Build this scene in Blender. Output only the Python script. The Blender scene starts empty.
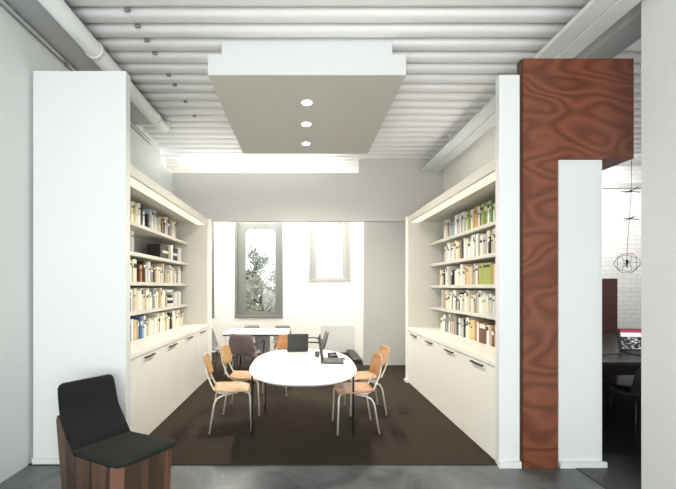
import bpy, bmesh, math, random
from mathutils import Vector, Matrix
random.seed(11)
S = bpy.context.scene
col = S.collection
PI = math.pi

# ------------------------------------------------------------------ materials
def nodemat(name):
    m = bpy.data.materials.new(name); m.use_nodes = True
    nt = m.node_tree; b = nt.nodes['Principled BSDF']
    return m, nt, b

def mat(name, c, rough=.5, metal=0., bump=0., bscale=40., var=0., vscale=3., coat=0., spec=.5):
    m, nt, b = nodemat(name)
    b.inputs['Base Color'].default_value = (*c, 1)
    b.inputs['Roughness'].default_value = rough
    b.inputs['Metallic'].default_value = metal
    b.inputs['Coat Weight'].default_value = coat
    b.inputs['Specular IOR Level'].default_value = spec
    tc = nt.nodes.new('ShaderNodeTexCoord')
    if var:
        n = nt.nodes.new('ShaderNodeTexNoise'); n.inputs['Scale'].default_value = vscale
        n.inputs['Detail'].default_value = 5
        r = nt.nodes.new('ShaderNodeValToRGB')
        r.color_ramp.elements[0].position = .3; r.color_ramp.elements[1].position = .7
        r.color_ramp.elements[0].color = (*[x * (1 - var) for x in c], 1)
        r.color_ramp.elements[1].color = (*[min(1, x * (1 + var)) for x in c], 1)
        nt.links.new(tc.outputs['Object'], n.inputs['Vector'])
        nt.links.new(n.outputs['Fac'], r.inputs['Fac']); nt.links.new(r.outputs['Color'], b.inputs['Base Color'])
    if bump:
        n2 = nt.nodes.new('ShaderNodeTexNoise'); n2.inputs['Scale'].default_value = bscale
        n2.inputs['Detail'].default_value = 4
        bp = nt.nodes.new('ShaderNodeBump'); bp.inputs['Strength'].default_value = bump
        bp.inputs['Distance'].default_value = .01
        nt.links.new(tc.outputs['Object'], n2.inputs['Vector'])
        nt.links.new(n2.outputs['Fac'], bp.inputs['Height']); nt.links.new(bp.outputs['Normal'], b.inputs['Normal'])
    return m

def emit(name, c, s):
    m, nt, b = nodemat(name)
    b.inputs['Base Color'].default_value = (*c, 1)
    b.inputs['Emission Color'].default_value = (*c, 1)
    b.inputs['Emission Strength'].default_value = s
    return m

def wood(name, c0, c1, c2, sx, sy, sz, bands=9., rough=.45, coat=.0, seed=0.):
    """figured veneer: contour bands of a stretched noise field + fine grain"""
    m, nt, b = nodemat(name)
    tc = nt.nodes.new('ShaderNodeTexCoord')
    mp = nt.nodes.new('ShaderNodeMapping'); mp.inputs['Scale'].default_value = (sx, sy, sz)
    mp.inputs['Location'].default_value = (seed, seed * .37, seed * .71)
    n = nt.nodes.new('ShaderNodeTexNoise'); n.inputs['Scale'].default_value = 1.; n.inputs['Detail'].default_value = 1.2
    mul = nt.nodes.new('ShaderNodeMath'); mul.operation = 'MULTIPLY'; mul.inputs[1].default_value = bands * 6.283
    sn = nt.nodes.new('ShaderNodeMath'); sn.operation = 'SINE'
    mr = nt.nodes.new('ShaderNodeMapRange'); mr.inputs['From Min'].default_value = -1
    r = nt.nodes.new('ShaderNodeValToRGB')
    r.color_ramp.elements[0].color = (*c0, 1); r.color_ramp.elements[0].position = .0
    r.color_ramp.elements[1].color = (*c2, 1); r.color_ramp.elements[1].position = 1.
    e = r.color_ramp.elements.new(.5); e.color = (*c1, 1)
    g = nt.nodes.new('ShaderNodeTexNoise'); g.inputs['Scale'].default_value = 12; g.inputs['Detail'].default_value = 6
    mp2 = nt.nodes.new('ShaderNodeMapping'); mp2.inputs['Scale'].default_value = (sx * 1.2, sy * 1.2, sz * 3)
    mx = nt.nodes.new('ShaderNodeMix'); mx.data_type = 'RGBA'; mx.blend_type = 'MULTIPLY'
    mx.inputs['Factor'].default_value = .35
    L = nt.links.new
    L(tc.outputs['Object'], mp.inputs['Vector']); L(mp.outputs[0], n.inputs['Vector'])
    L(n.outputs['Fac'], mul.inputs[0]); L(mul.outputs[0], sn.inputs[0]); L(sn.outputs[0], mr.inputs['Value'])
    L(mr.outputs[0], r.inputs['Fac'])
    L(tc.outputs['Object'], mp2.inputs['Vector']); L(mp2.outputs[0], g.inputs['Vector'])
    L(r.outputs['Color'], mx.inputs[6]); L(g.outputs['Color'], mx.inputs[7])
    L(mx.outputs[2], b.inputs['Base Color'])
    b.inputs['Roughness'].default_value = rough; b.inputs['Coat Weight'].default_value = coat
    return m

def planks(name, c0, c1, rough=.5, scale=11.):
    """vertical grain boards round an upright base"""
    m, nt, b = nodemat(name); L = nt.links.new
    tc = nt.nodes.new('ShaderNodeTexCoord')
    mp = nt.nodes.new('ShaderNodeMapping'); mp.inputs['Scale'].default_value = (scale, scale, .5)
    v = nt.nodes.new('ShaderNodeTexVoronoi'); v.inputs['Scale'].default_value = 1.
    g = nt.nodes.new('ShaderNodeTexNoise'); g.inputs['Scale'].default_value = 2.5; g.inputs['Detail'].default_value = 6
    mx = nt.nodes.new('ShaderNodeMix'); mx.data_type = 'FLOAT'; mx.inputs['Factor'].default_value = .5
    r = nt.nodes.new('ShaderNodeValToRGB')
    r.color_ramp.elements[0].color = (*c0, 1); r.color_ramp.elements[0].position = .3
    r.color_ramp.elements[1].color = (*c1, 1); r.color_ramp.elements[1].position = .65
    sep = nt.nodes.new('ShaderNodeSeparateColor')
    L(tc.outputs['Object'], mp.inputs['Vector']); L(mp.outputs[0], v.inputs['Vector']); L(mp.outputs[0], g.inputs['Vector'])
    L(v.outputs['Color'], sep.inputs[0]); L(sep.outputs[0], mx.inputs[2]); L(g.outputs['Fac'], mx.inputs[3])
    L(mx.outputs[0], r.inputs['Fac']); L(r.outputs['Color'], b.inputs['Base Color'])
    b.inputs['Roughness'].default_value = rough
    return m

def brick(name):
    m, nt, b = nodemat(name); L = nt.links.new
    tc = nt.nodes.new('ShaderNodeTexCoord')
    mp = nt.nodes.new('ShaderNodeMapping'); mp.inputs['Rotation'].default_value = (PI / 2, 0, 0)
    t = nt.nodes.new('ShaderNodeTexBrick')
    t.inputs['Color1'].default_value = (.74, .73, .70, 1); t.inputs['Color2'].default_value = (.68, .67, .64, 1)
    t.inputs['Mortar'].default_value = (.60, .59, .565, 1)
    t.inputs['Scale'].default_value = 1.; t.inputs['Mortar Size'].default_value = .008
    t.inputs['Brick Width'].default_value = .24; t.inputs['Row Height'].default_value = .085
    bp = nt.nodes.new('ShaderNodeBump'); bp.inputs['Strength'].default_value = .6; bp.inputs['Distance'].default_value = .01
    bp.invert = True
    L(tc.outputs['Object'], mp.inputs['Vector']); L(mp.outputs[0], t.inputs['Vector'])
    L(t.outputs['Color'], b.inputs['Base Color']); L(t.outputs['Fac'], bp.inputs['Height']); L(bp.outputs[0], b.inputs['Normal'])
    b.inputs['Roughness'].default_value = .7
    return m

def concrete(name, ca, cb, rough=.3):
    m, nt, b = nodemat(name); L = nt.links.new
    tc = nt.nodes.new('ShaderNodeTexCoord')
    n = nt.nodes.new('ShaderNodeTexNoise'); n.inputs['Scale'].default_value = 2.2; n.inputs['Detail'].default_value = 8
    n.inputs['Roughness'].default_value = .65; n.inputs['Distortion'].default_value = .8
    r = nt.nodes.new('ShaderNodeValToRGB')
    r.color_ramp.elements[0].color = (*ca, 1); r.color_ramp.elements[0].position = .35
    r.color_ramp.elements[1].color = (*cb, 1); r.color_ramp.elements[1].position = .68
    r2 = nt.nodes.new('ShaderNodeMapRange'); r2.inputs['To Min'].default_value = rough * .7; r2.inputs['To Max'].default_value = rough * 1.5
    L(tc.outputs['Object'], n.inputs['Vector']); L(n.outputs['Fac'], r.inputs['Fac'])
    L(r.outputs['Color'], b.inputs['Base Color']); L(n.outputs['Fac'], r2.inputs['Value']); L(r2.outputs[0], b.inputs['Roughness'])
    return m

M = {}
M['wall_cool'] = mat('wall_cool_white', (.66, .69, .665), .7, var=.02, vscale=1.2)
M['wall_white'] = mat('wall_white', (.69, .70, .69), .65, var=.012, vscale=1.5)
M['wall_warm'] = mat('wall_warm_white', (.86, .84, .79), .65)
M['wall_grey'] = mat('wall_grey', (.56, .555, .52), .6)
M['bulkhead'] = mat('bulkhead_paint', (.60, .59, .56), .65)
M['ceil'] = mat('ceiling_white', (.82, .82, .81), .55)
M['pipe'] = mat('pipe_white', (.68, .70, .69), .4)
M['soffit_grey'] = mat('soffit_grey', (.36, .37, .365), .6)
M['steel_grey'] = mat('steel_grey', (.22, .225, .225), .5)
M['lacquer'] = mat('white_lacquer', (.88, .86, .79), .35)
M['shelf'] = mat('shelf_white', (.62, .60, .54), .45)
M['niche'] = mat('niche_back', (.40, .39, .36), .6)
M['handle'] = mat('bronze_handle', (.05, .04, .035), .35, metal=.7)
M['carpet'] = mat('brown_carpet', (.048, .036, .027), .95, bump=.8, bscale=350, var=.2, vscale=60, spec=.15)
M['concrete'] = concrete('polished_concrete', (.045, .050, .053), (.17, .18, .182), .32)
M['darkfloor'] = concrete('dark_floor', (.012, .011, .012), (.02, .018, .018), .3)
M['plywood'] = wood('red_plywood', (.135, .036, .015), (.185, .052, .022), (.225, .068, .030), 1.3, 1.3, 2.8, 10., .42, .1, 3.3)
M['plywood_edge'] = mat('plywood_edge', (.07, .03, .018), .5)
M['plychair'] = wood('honey_plywood', (.50, .27, .095), (.58, .33, .125), (.64, .38, .16), 3, 9, 3, 4., .35, .3)
M['plyred'] = wood('orange_plywood', (.50, .21, .075), (.58, .26, .10), (.63, .31, .13), 3, 9, 3, 4., .35, .3)
M['steel'] = mat('brushed_steel', (.74, .71, .64), .35, metal=.45)
M['black_metal'] = mat('black_metal', (.015, .015, .015), .4, metal=.3)
M['rubber'] = mat('rubber', (.02, .02, .02), .8)
M['tabletop'] = mat('white_laminate', (.88, .87, .84), .3)
M['tableedge'] = mat('table_edge', (.35, .34, .32), .4)
M['black_fabric'] = mat('charcoal_upholstery', (.008, .009, .0095), .9, bump=.3, bscale=500, spec=.25)
M['dark_fabric'] = mat('seat_upholstery', (.013, .015, .013), .9, bump=.3, bscale=500, spec=.25)
M['walnut'] = planks('walnut_boards', (.028, .017, .011), (.090, .048, .027))
M['redwood'] = planks('red_corner_board', (.12, .048, .028), (.16, .066, .038), scale=9)
M['shell_grey'] = mat('grey_shell', (.23, .23, .215), .5)
M['shell_mauve'] = mat('mauve_shell', (.17, .12, .115), .5)
M['shell_black'] = mat('black_shell', (.012, .012, .013), .45)
M['plastic_black'] = mat('black_plastic', (.018, .018, .018), .4)
M['plastic_grey'] = mat('grey_plastic', (.12, .12, .12), .4)
M['desk_black'] = mat('black_desktop', (.020, .021, .020), .28, var=.2, vscale=4)
M['maroon'] = mat('maroon_panel', (.075, .022, .018), .5, var=.1)
M['brick'] = brick('white_painted_brick')
M['frame_dark'] = mat('window_frame_grey', (.16, .165, .15), .5)
M['frame_light'] = mat('window_frame_pale', (.38, .38, .355), .5)
M['panel_pale'] = mat('panel_pale', (.66, .665, .64), .6)
M['canopy_under'] = mat('canopy_under_shade', (.50, .495, .46), .6)  # shade of the canopy underside, put into a greyer colour
M['bark'] = mat('bark', (.09, .07, .055), .9)
M['leaf'] = mat('leaf', (.26, .28, .21), .7, var=.3, vscale=8)
M['leaf2'] = mat('pale_leaf', (.40, .41, .33), .7, var=.3, vscale=8)
M['house'] = mat('pale_render', (.42, .42, .41), .8)
M['roof'] = mat('slate_roof', (.13, .135, .14), .7)
M['ground'] = mat('ground_outside', (.45, .46, .42), .9)
M['strip'] = emit('light_strip_diffuser', (1., .94, .70), .80)
M['strip'].node_tree.nodes['Principled BSDF'].inputs['Base Color'].default_value = (.25, .24, .2, 1)
M['lens'] = emit('downlight_lens', (1., .95, .85), 9.)
M['paper'] = mat('book_pages', (.72, .68, .58), .9)
M['wire'] = mat('dark_wire', (.03, .03, .03), .5, metal=.5)
M['white_plastic'] = mat('white_plastic', (.7, .7, .68), .4)
# thin clear glass
m, nt, b = nodemat('clear_glass')
nt.nodes.remove(b)
tr = nt.nodes.new('ShaderNodeBsdfTransparent'); tr.inputs[0].default_value = (.96, .97, .96, 1)
gl = nt.nodes.new('ShaderNodeBsdfGlossy'); gl.inputs['Roughness'].default_value = .02
fr = nt.nodes.new('ShaderNodeFresnel'); fr.inputs[0].default_value = 1.3
mx = nt.nodes.new('ShaderNodeMixShader')
nt.links.new(fr.outputs[0], mx.inputs[0]); nt.links.new(tr.outputs[0], mx.inputs[1]); nt.links.new(gl.outputs[0], mx.inputs[2])
nt.links.new(mx.outputs[0], nt.nodes['Material Output'].inputs[0])
M['glass'] = m
# laptop picture (white sky, dark crowd, pink banner)
m, nt, b = nodemat('screen_picture'); L = nt.links.new
tc = nt.nodes.new('ShaderNodeTexCoord'); sp = nt.nodes.new('ShaderNodeSeparateXYZ')
L(tc.outputs['Generated'], sp.inputs[0])
vo = nt.nodes.new('ShaderNodeTexVoronoi'); vo.inputs['Scale'].default_value = 9
L(tc.outputs['Generated'], vo.inputs['Vector'])
r1 = nt.nodes.new('ShaderNodeValToRGB'); r1.color_ramp.interpolation = 'CONSTANT'
r1.color_ramp.elements[0].color = (.01, .01, .012, 1); r1.color_ramp.elements[1].position = .62
r1.color_ramp.elements[1].color = (.5, .48, .48, 1)
L(vo.outputs['Distance'], r1.inputs['Fac'])
r2 = nt.nodes.new('ShaderNodeValToRGB'); r2.color_ramp.interpolation = 'CONSTANT'
r2.color_ramp.elements[0].color = (0, 0, 0, 1); r2.color_ramp.elements[1].position = .62; r2.color_ramp.elements[1].color = (1, 1, 1, 1)
L(sp.outputs['Z'], r2.inputs['Fac'])
mxa = nt.nodes.new('ShaderNodeMix'); mxa.data_type = 'RGBA'
L(r2.outputs['Color'], mxa.inputs['Factor']); L(r1.outputs['Color'], mxa.inputs[6]); mxa.inputs[7].default_value = (.8, .8, .8, 1)
r3 = nt.nodes.new('ShaderNodeMath'); r3.operation = 'GREATER_THAN'; r3.inputs[1].default_value = .84
L(sp.outputs['Z'], r3.inputs[0])
mxb = nt.nodes.new('ShaderNodeMix'); mxb.data_type = 'RGBA'; mxb.inputs[7].default_value = (.45, .03, .09, 1)
L(r3.outputs[0], mxb.inputs['Factor']); L(mxa.outputs[2], mxb.inputs[6])
L(mxb.outputs[2], b.inputs['Emission Color']); b.inputs['Emission Strength'].default_value = .9
b.inputs['Base Color'].default_value = (.01, .01, .01, 1)
M['screen'] = m

# ------------------------------------------------------------------ mesh helpers
class MB:
    def __init__(s): s.bm = bmesh.new(); s.mi = 0
    def _mark(s, faces):
        for f in faces: f.material_index = s.mi
    def box(s, x0, x1, y0, y1, z0, z1, bev=0., seg=2, rot=None, at=None):
        c = Vector(((x0 + x1) / 2, (y0 + y1) / 2, (z0 + z1) / 2))
        n0 = set(s.bm.faces)
        r = bmesh.ops.create_cube(s.bm, size=1.)
        vs = r['verts']
        for v in vs:
            v.co = Vector((v.co.x * abs(x1 - x0), v.co.y * abs(y1 - y0), v.co.z * abs(z1 - z0))) + c
        if bev:
            es = list({e for v in vs for e in v.link_edges})
            bmesh.ops.bevel(s.bm, geom=es, offset=bev, segments=seg, affect='EDGES', profile=.6)
        new = [f for f in s.bm.faces if f not in n0]
        if rot is not None:
            vv = list({v for f in new for v in f.verts})
            p = Vector(at if at is not None else c)
            bmesh.ops.rotate(s.bm, verts=vv, cent=p, matrix=rot)
        s._mark(new)
        return new
    def tube(s, pts, r, n=8, cap=True, closed=False):
        pts = [Vector(p) for p in pts]; rings = []
        rr = r if isinstance(r, (list, tuple)) else [r] * len(pts)
        N = len(pts); up = None
        for i, p in enumerate(pts):
            if closed: d = (pts[(i + 1) % N] - pts[i - 1]).normalized()
            elif i == 0: d = (pts[1] - pts[0]).normalized()
            elif i == N - 1: d = (pts[-1] - pts[-2]).normalized()
            else: d = ((pts[i + 1] - p).normalized() + (p - pts[i - 1]).normalized()).normalized()
            if up is None:
                up = Vector((0, 0, 1)) if abs(d.z) < .9 else Vector((1, 0, 0))
            a = d.cross(up).normalized(); bb = a.cross(d).normalized(); up = bb
            rings.append([s.bm.verts.new(p + a * math.cos(2 * PI * k / n) * rr[i] + bb * math.sin(2 * PI * k / n) * rr[i]) for k in range(n)])
        fs = []
        M_ = N if closed else N - 1
        for i in range(M_):
            A = rings[i]; B = rings[(i + 1) % N]
            for k in range(n):
                f = s.bm.faces.new((A[k], A[(k + 1) % n], B[(k + 1) % n], B[k])); f.smooth = True; fs.append(f)
        if cap and not closed:
            fs.append(s.bm.faces.new(rings[0][::-1])); fs.append(s.bm.faces.new(rings[-1]))
        s._mark(fs)
    def prism(s, pts, axis, a0, a1, smooth=False):
        """polygon pts in the two other axes, extruded along axis 0/1/2"""
        def mk(p, a):
            q = [0, 0, 0]; q[axis] = a
            o = [i for i in (0, 1, 2) if i != axis]
            q[o[0]], q[o[1]] = p; return s.bm.verts.new(q)
        A = [mk(p, a0) for p in pts]; B = [mk(p, a1) for p in pts]; n = len(pts)
        fs = [s.bm.faces.new(A[::-1]), s.bm.faces.new(B)]
        for k in range(n):
            f = s.bm.faces.new((A[k], A[(k + 1) % n], B[(k + 1) % n], B[k])); f.smooth = smooth; fs.append(f)
        s._mark(fs)
    def loft(s, rings, caps=True, smooth=True, closed_ring=True):
        R = [[s.bm.verts.new(p) for p in r] for r in rings]; fs = []
        for A, B in zip(R, R[1:]):
            n = len(A)
            for k in range(n if closed_ring else n - 1):
                f = s.bm.faces.new((A[k], A[(k + 1) % n], B[(k + 1) % n], B[k])); f.smooth = smooth; fs.append(f)
        if caps:
            fs.append(s.bm.faces.new(R[0][::-1])); fs.append(s.bm.faces.new(R[-1]))
        s._mark(fs)
    def slab(s, fn, nu, nv, th):
        """curved sheet fn(u,v)->point with real thickness th"""
        P = [[Vector(fn(i / nu, j / nv)) for j in range(nv + 1)] for i in range(nu + 1)]
        def nrm(i, j):
            a = P[min(i + 1, nu)][j] - P[max(i - 1, 0)][j]; b_ = P[i][min(j + 1, nv)] - P[i][max(j - 1, 0)]
            return a.cross(b_).normalized()
        T = [[s.bm.verts.new(P[i][j] + nrm(i, j) * th / 2) for j in range(nv + 1)] for i in range(nu + 1)]
        B = [[s.bm.verts.new(P[i][j] - nrm(i, j) * th / 2) for j in range(nv + 1)] for i in range(nu + 1)]
        fs = []
        for i in range(nu):
            for j in range(nv):
                f = s.bm.faces.new((T[i][j], T[i + 1][j], T[i + 1][j + 1], T[i][j + 1])); f.smooth = True; fs.append(f)
                f = s.bm.faces.new((B[i][j], B[i][j + 1], B[i + 1][j + 1], B[i + 1][j])); f.smooth = True; fs.append(f)
        for i in range(nu):
            fs.append(s.bm.faces.new((T[i][0], B[i][0], B[i + 1][0], T[i + 1][0])))
            fs.append(s.bm.faces.new((T[i + 1][nv], B[i + 1][nv], B[i][nv], T[i][nv])))
        for j in range(nv):
            fs.append(s.bm.faces.new((T[0][j + 1], B[0][j + 1], B[0][j], T[0][j])))
            fs.append(s.bm.faces.new((T[nu][j], B[nu][j], B[nu][j + 1], T[nu][j + 1])))
        s._mark(fs)
    def cyl(s, x, y, z0, z1, r, n=24, r2=None):
        r2 = r if r2 is None else r2
        s.loft([[(x + r_ * math.cos(2 * PI * k / n), y + r_ * math.sin(2 * PI * k / n), z) for k in range(n)] for r_, z in ((r, z0), (r2, z1))])
    def build(s, name, m, parent=None, loc=None):
        bmesh.ops.recalc_face_normals(s.bm, faces=s.bm.faces)
        me = bpy.data.meshes.new(name); s.bm.to_mesh(me); s.bm.free()
        for q in (m if isinstance(m, list) else [m]): me.materials.append(M[q])
        o = bpy.data.objects.new(name, me); col.objects.link(o)
        if loc is not None: o.location = loc
        if parent is not None: o.parent = parent
        return o

def empty(name, label, cat, loc=(0, 0, 0), rz=0, group=None):
    o = bpy.data.objects.new(name, None); col.objects.link(o)
    o.empty_display_size = .1
    o.location = loc; o.rotation_euler = (0, 0, rz)
    return tag(o, label, cat, group)
def tag(o, label, cat, group=None):
    o['label'] = label; o['category'] = cat
    if group: o['group'] = group
    return o
def struct(mb, name, m, label=None, parent=None):
    o = mb.build(name, m, parent); o['kind'] = 'structure'
    if label: o['label'] = label
    return o
def boxes(*bs, bev=0):
    mb = MB()
    for b_ in bs: mb.box(*b_, bev=bev)
    return mb
def copy_tree(o, label=None, loc=None, rz=None, parent=None):
    c = o.copy(); col.objects.link(c)
    if parent is not None: c.parent = parent
    for ch in list(o.children): copy_tree(ch, parent=c)
    if label: c['label'] = label
    if loc is not None: c.location = loc
    if rz is not None: c.rotation_euler = (0, 0, rz)
    return c
def ss(t): return t * t * (3 - 2 * t)

# ------------------------------------------------------------------ camera
F = 360.
cam_d = bpy.data.cameras.new('camera'); cam = bpy.data.objects.new('camera', cam_d); col.objects.link(cam)
cam.location = (0, 0, 1.55); cam.rotation_euler = (PI / 2, 0, 0)
cam_d.sensor_width = 36.; cam_d.lens = F / 676 * 36
cam_d.shift_x = (338 - 303) / 676; cam_d.shift_y = (287 - 244.5) / 676
cam_d.clip_start = .05
S.camera = cam

# ------------------------------------------------------------------ shell
ZC = 3.90
XL, XR = -2.39, 2.58
struct(boxes((-3.4, 7.2, -2.2, 8.62, -.12, 0)), 'floor', 'concrete', 'polished grey concrete floor')
struct(boxes((XL + .002, 2.60, 3.13, 6.6, .0, .008), (-3.29, 2.60, 6.6, 8.5, 0, .008)), 'floor_carpet', 'carpet', 'dark brown carpet')
struct(boxes((2.60, 7.0, 3.22, 7.0, 0, .006), (2.62, 7.0, 2.4, 3.22, 0, .006), (2.33, 2.62, 2.4, 3.07, 0, .006)), 'floor_side', 'darkfloor', 'near black floor of the side room')

# corrugated deck ceiling, ribs running left to right
mb = MB()
P_ = .19; y0 = 3.07 - P_ * 27
while y0 < 8.4:
    g = .022; w = P_ - 2 * g; r = .05
    prof = [(y0 + g, ZC + .09)]
    for k in range(6):
        a = PI + k / 5 * PI / 2
        prof.append((y0 + g + r + r * math.cos(a), ZC + r + r * math.sin(a)))
    for k in range(6):
        a = 1.5 * PI + k / 5 * PI / 2
        prof.append((y0 + g + w - r + r * math.cos(a), ZC + r + r * math.sin(a)))
    prof.append((y0 + g + w, ZC + .09))
    mb.prism(prof, 0, -3.35, 7.05, smooth=True)
    y0 += P_
mb.box(-3.4, 7.1, -2.2, 8.62, ZC + .085, ZC + .2)
struct(mb, 'ceiling', 'ceil', 'white ribbed ceiling deck')

# walls
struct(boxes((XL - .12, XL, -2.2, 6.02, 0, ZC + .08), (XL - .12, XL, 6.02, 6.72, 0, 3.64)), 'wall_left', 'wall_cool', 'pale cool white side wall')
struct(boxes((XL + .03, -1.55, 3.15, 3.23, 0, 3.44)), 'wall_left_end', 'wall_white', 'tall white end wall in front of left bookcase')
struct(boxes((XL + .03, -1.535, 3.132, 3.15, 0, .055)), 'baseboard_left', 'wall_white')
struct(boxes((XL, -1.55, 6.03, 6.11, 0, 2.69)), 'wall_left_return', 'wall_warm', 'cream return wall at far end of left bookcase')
struct(boxes((1.69, 1.865, 3.10, 3.16, 0, 3.376)), 'wall_right_end', 'wall_white', 'narrow cream end wall beside red plywood')
struct(boxes((1.68, 1.868, 3.075, 3.10, 0, .055)), 'baseboard_right', 'wall_white')
struct(boxes((1.68, XR, 5.82, 5.90, 0, 2.69)), 'wall_right_return', 'wall_warm', 'cream return wall at far end of right bookcase')
struct(boxes((XR, XR + .02, 3.62, 6.72, 0, ZC + .08), (2.36, XR, 3.16, 5.82, 0, 2.66)), 'wall_right', 'wall_warm', 'wall between library and side room')
struct(boxes((2.20, 2.575, 3.10, 3.16, 0, 2.645)), 'wall_column', 'wall_cool', 'white column below plywood header')
struct(boxes((2.20, 2.60, 3.075, 3.10, 0, .05)), 'baseboard_column', 'wall_cool')
struct(boxes((1.66, 1.70, 5.79, 5.93, 0, .05)), 'baseboard_far', 'wall_white')
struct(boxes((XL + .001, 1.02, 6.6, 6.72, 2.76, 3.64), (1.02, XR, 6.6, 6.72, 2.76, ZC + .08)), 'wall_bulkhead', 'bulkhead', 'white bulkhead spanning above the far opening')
struct(boxes((2.50, 2.62, -2.2, 2.66, 0, ZC + .08)), 'wall_near_right', 'wall_white', 'plain white wall close on the right')
struct(boxes((1.20, XR + .02, 7.1, 7.2, 0, ZC + .08)), 'wall_grey', 'wall_grey', 'grey painted wall panel')
struct(boxes((1.20, 1.30, 7.2, 8.5, 0, ZC + .08)), 'wall_far_side', 'wall_warm')
struct(boxes((-3.4, -3.3, 6.6, 8.5, 0, ZC + .08), (-3.4, XL - .12, 6.5, 6.6, 0, ZC + .08)), 'wall_far_left', 'wall_warm')
# back wall with three window openings
def hole_wall(x0, x1, holes, y0, y1, z1):
    mb = MB(); x = x0
    for hx0, hx1, hz0, hz1 in holes:
        mb.box(x, hx0, y0, y1, 0, z1); mb.box(hx0, hx1, y0, y1, 0, hz0); mb.box(hx0, hx1, y0, y1, hz1, z1); x = hx1
    mb.box(x, x1, y0, y1, 0, z1); return mb
holes = [(-3.20, -2.10, .84, 3.2), (-1.606, -.479, .84, 3.2), (.13, 1.12, 1.70, 3.2)]
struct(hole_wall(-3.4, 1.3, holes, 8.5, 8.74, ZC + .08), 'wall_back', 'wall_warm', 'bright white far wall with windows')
struct(boxes((.42, 1.19, 8.47, 8.5, .01, .65)), 'trim_1', 'panel_pale', 'low pale grey panel under the right far window')
def window(n, x0, x1, z0, z1, gx0, gx1, gz0, gz1, fm, label, ysill):
    root = bpy.data.objects.new('window_%d' % n, None); col.objects.link(root); root['kind'] = 'structure'; root['label'] = label
    # frame: outer rectangle with rounded-top opening, as a lofted ring
    K = 8; r = .12
    inner = [(gx0, gz0), (gx1, gz0)]
    for k in range(K + 1):
        a = k / K * PI / 2; inner.append((gx1 - r + r * math.cos(a), gz1 - r + r * math.sin(a)))
    for k in range(K + 1):
        a = PI / 2 + k / K * PI / 2; inner.append((gx0 + r + r * math.cos(a), gz1 - r + r * math.sin(a)))
    outer = []
    for i, (x, z) in enumerate(inner):
        if i == 0: outer.append((x0, z0))
        elif i == 1: outer.append((x1, z0))
        elif i <= 2 + K:
            t = (i - 2) / K; outer.append((x1, gz1 + (z1 - gz1) * min(1, t * 2)) if t <= .5 else (x1 + (gx1 - .15 - x1) * (t - .5) * 2, z1))
        else:
            t = (i - 3 - K) / K; outer.append((gx0 + .15 + (x0 - gx0 - .15) * min(1, t * 2), z1) if t <= .5 else (x0, z1 + (gz1 - z1) * (t - .5) * 2))
    mb = MB(); n_ = len(inner)
    V = lambda p, y: mb.bm.verts.new((p[0], y, p[1]))
    ya, yb = 8.56, 8.62
    A = [V(p, ya) for p in outer]; B = [V(p, ya) for p in inner]; C_ = [V(p, yb) for p in inner]; D = [V(p, yb) for p in outer]
    for k in range(n_):
        j = (k + 1) % n_
        for P, Q in ((A, B), (B, C_), (C_, D), (D, A)): mb.bm.faces.new((P[k], P[j], Q[j], Q[k]))
    mb.build('window_frame', fm, root)
    mb = MB(); mb.box(gx0 - .02, gx1 + .02, 8.585, 8.595, gz0 - .02, gz1 + .01); mb.build('window_pane', 'glass', root)
    mb = MB(); mb.box(x0 - .01, x1 + .01, 8.47, 8.60, z0 - .02, z0 + .03, bev=.006); mb.build('window_sill', fm, root)
    # casing
    mb = MB(); mb.box(x0 - .004, x0 + .05, 8.485, 8.56, z0 + .03, z1); mb.box(x1 - .05, x1 + .004, 8.485, 8.56, z0 + .03, z1)
    mb.build('window_casing', fm, root)
window(1, -1.606, -.479, .84, 3.2, -1.37, -.66, .97, 2.94, 'frame_dark', 'tall grey framed window with a tree outside', 0)
window(2, .13, 1.12, 1.70, 3.2, .32, .94, 1.77, 3.06, 'frame_light', 'smaller high window with pale frame', 0)
window(3, -3.20, -2.10, .84, 3.2, -3.0, -2.2, .97, 2.94, 'frame_dark', 'grey framed window mostly hidden behind left bookcase', 0)

# side room brick
struct(boxes((2.60, 7.1, 7.0, 7.1, 0, ZC + .08)), 'wall_side_back', 'brick', 'white painted brick wall of the side room')
struct(boxes((7.0, 7.1, -2.2, 7.0, 0, ZC + .08)), 'wall_side_right', 'brick')
struct(boxes((2.61, 6.99, 6.93, 7.0, 3.46, 3.55)), 'trim_2', 'frame_light', 'grey rail high on the brick wall')

# upper left: flat soffit and wall conduits; pipe; right tray and grey soffit
struct(boxes((XL, -2.02, -2.2, 5.1, ZC - .05, ZC)), 'trim_3', 'soffit_grey', 'flat grey soffit between left wall and pipe')
mb = MB(); mb.tube([(-2.372, -2.1, 3.77), (-2.372, 5.6, 3.77)], .009); mb.tube([(-2.376, -2.1, 3.83), (-2.376, 5.6, 3.83)], .006)
for y in (-1, .4, 1.8, 2.7, 3.6, 4.8): mb.box(-2.389, -2.36, y, y + .02, 3.755, 3.84)
tag(mb.build('wall_conduit', 'steel_grey'), 'thin dark grey conduit pair along the top of left wall', 'conduit')
pr = empty('ceiling_pipe', 'fat white pipe running under the ceiling above the tall white end wall', 'pipe', (-1.98, 2.5, ZC - .1))
mb = MB(); r = .078
pts = [(0, -4.6, 0), (0, 2.55, 0)] + [(0, 2.55 + .12 * math.sin(a), .12 - .12 * math.cos(a)) for a in (.3, .6, .9, 1.2, 1.5)]
mb.tube(pts, r, 24); mb.build('pipe_run', 'pipe', pr)
for yy in (.9, -1.2, 2.3):
    mb = MB(); mb.tube([(0, yy, 0), (0, yy + .035, 0)], r + .008, 24); mb.build('pipe_coupling', 'pipe', pr)
bt = empty('cable_tray', 'long white tray running to the bulkhead above right bookcase', 'cable tray', (2.3, 3.5, 3.65))
mb = MB(); mb.box(-.155, .005, -5.2, 3.1, 0, .04, bev=.006); mb.build('tray_edge', 'pipe', bt)
mb = MB(); mb.box(.01, .17, -5.2, 3.1, -.012, .04, bev=.006); mb.build('tray_bottom', 'pipe', bt)
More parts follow.
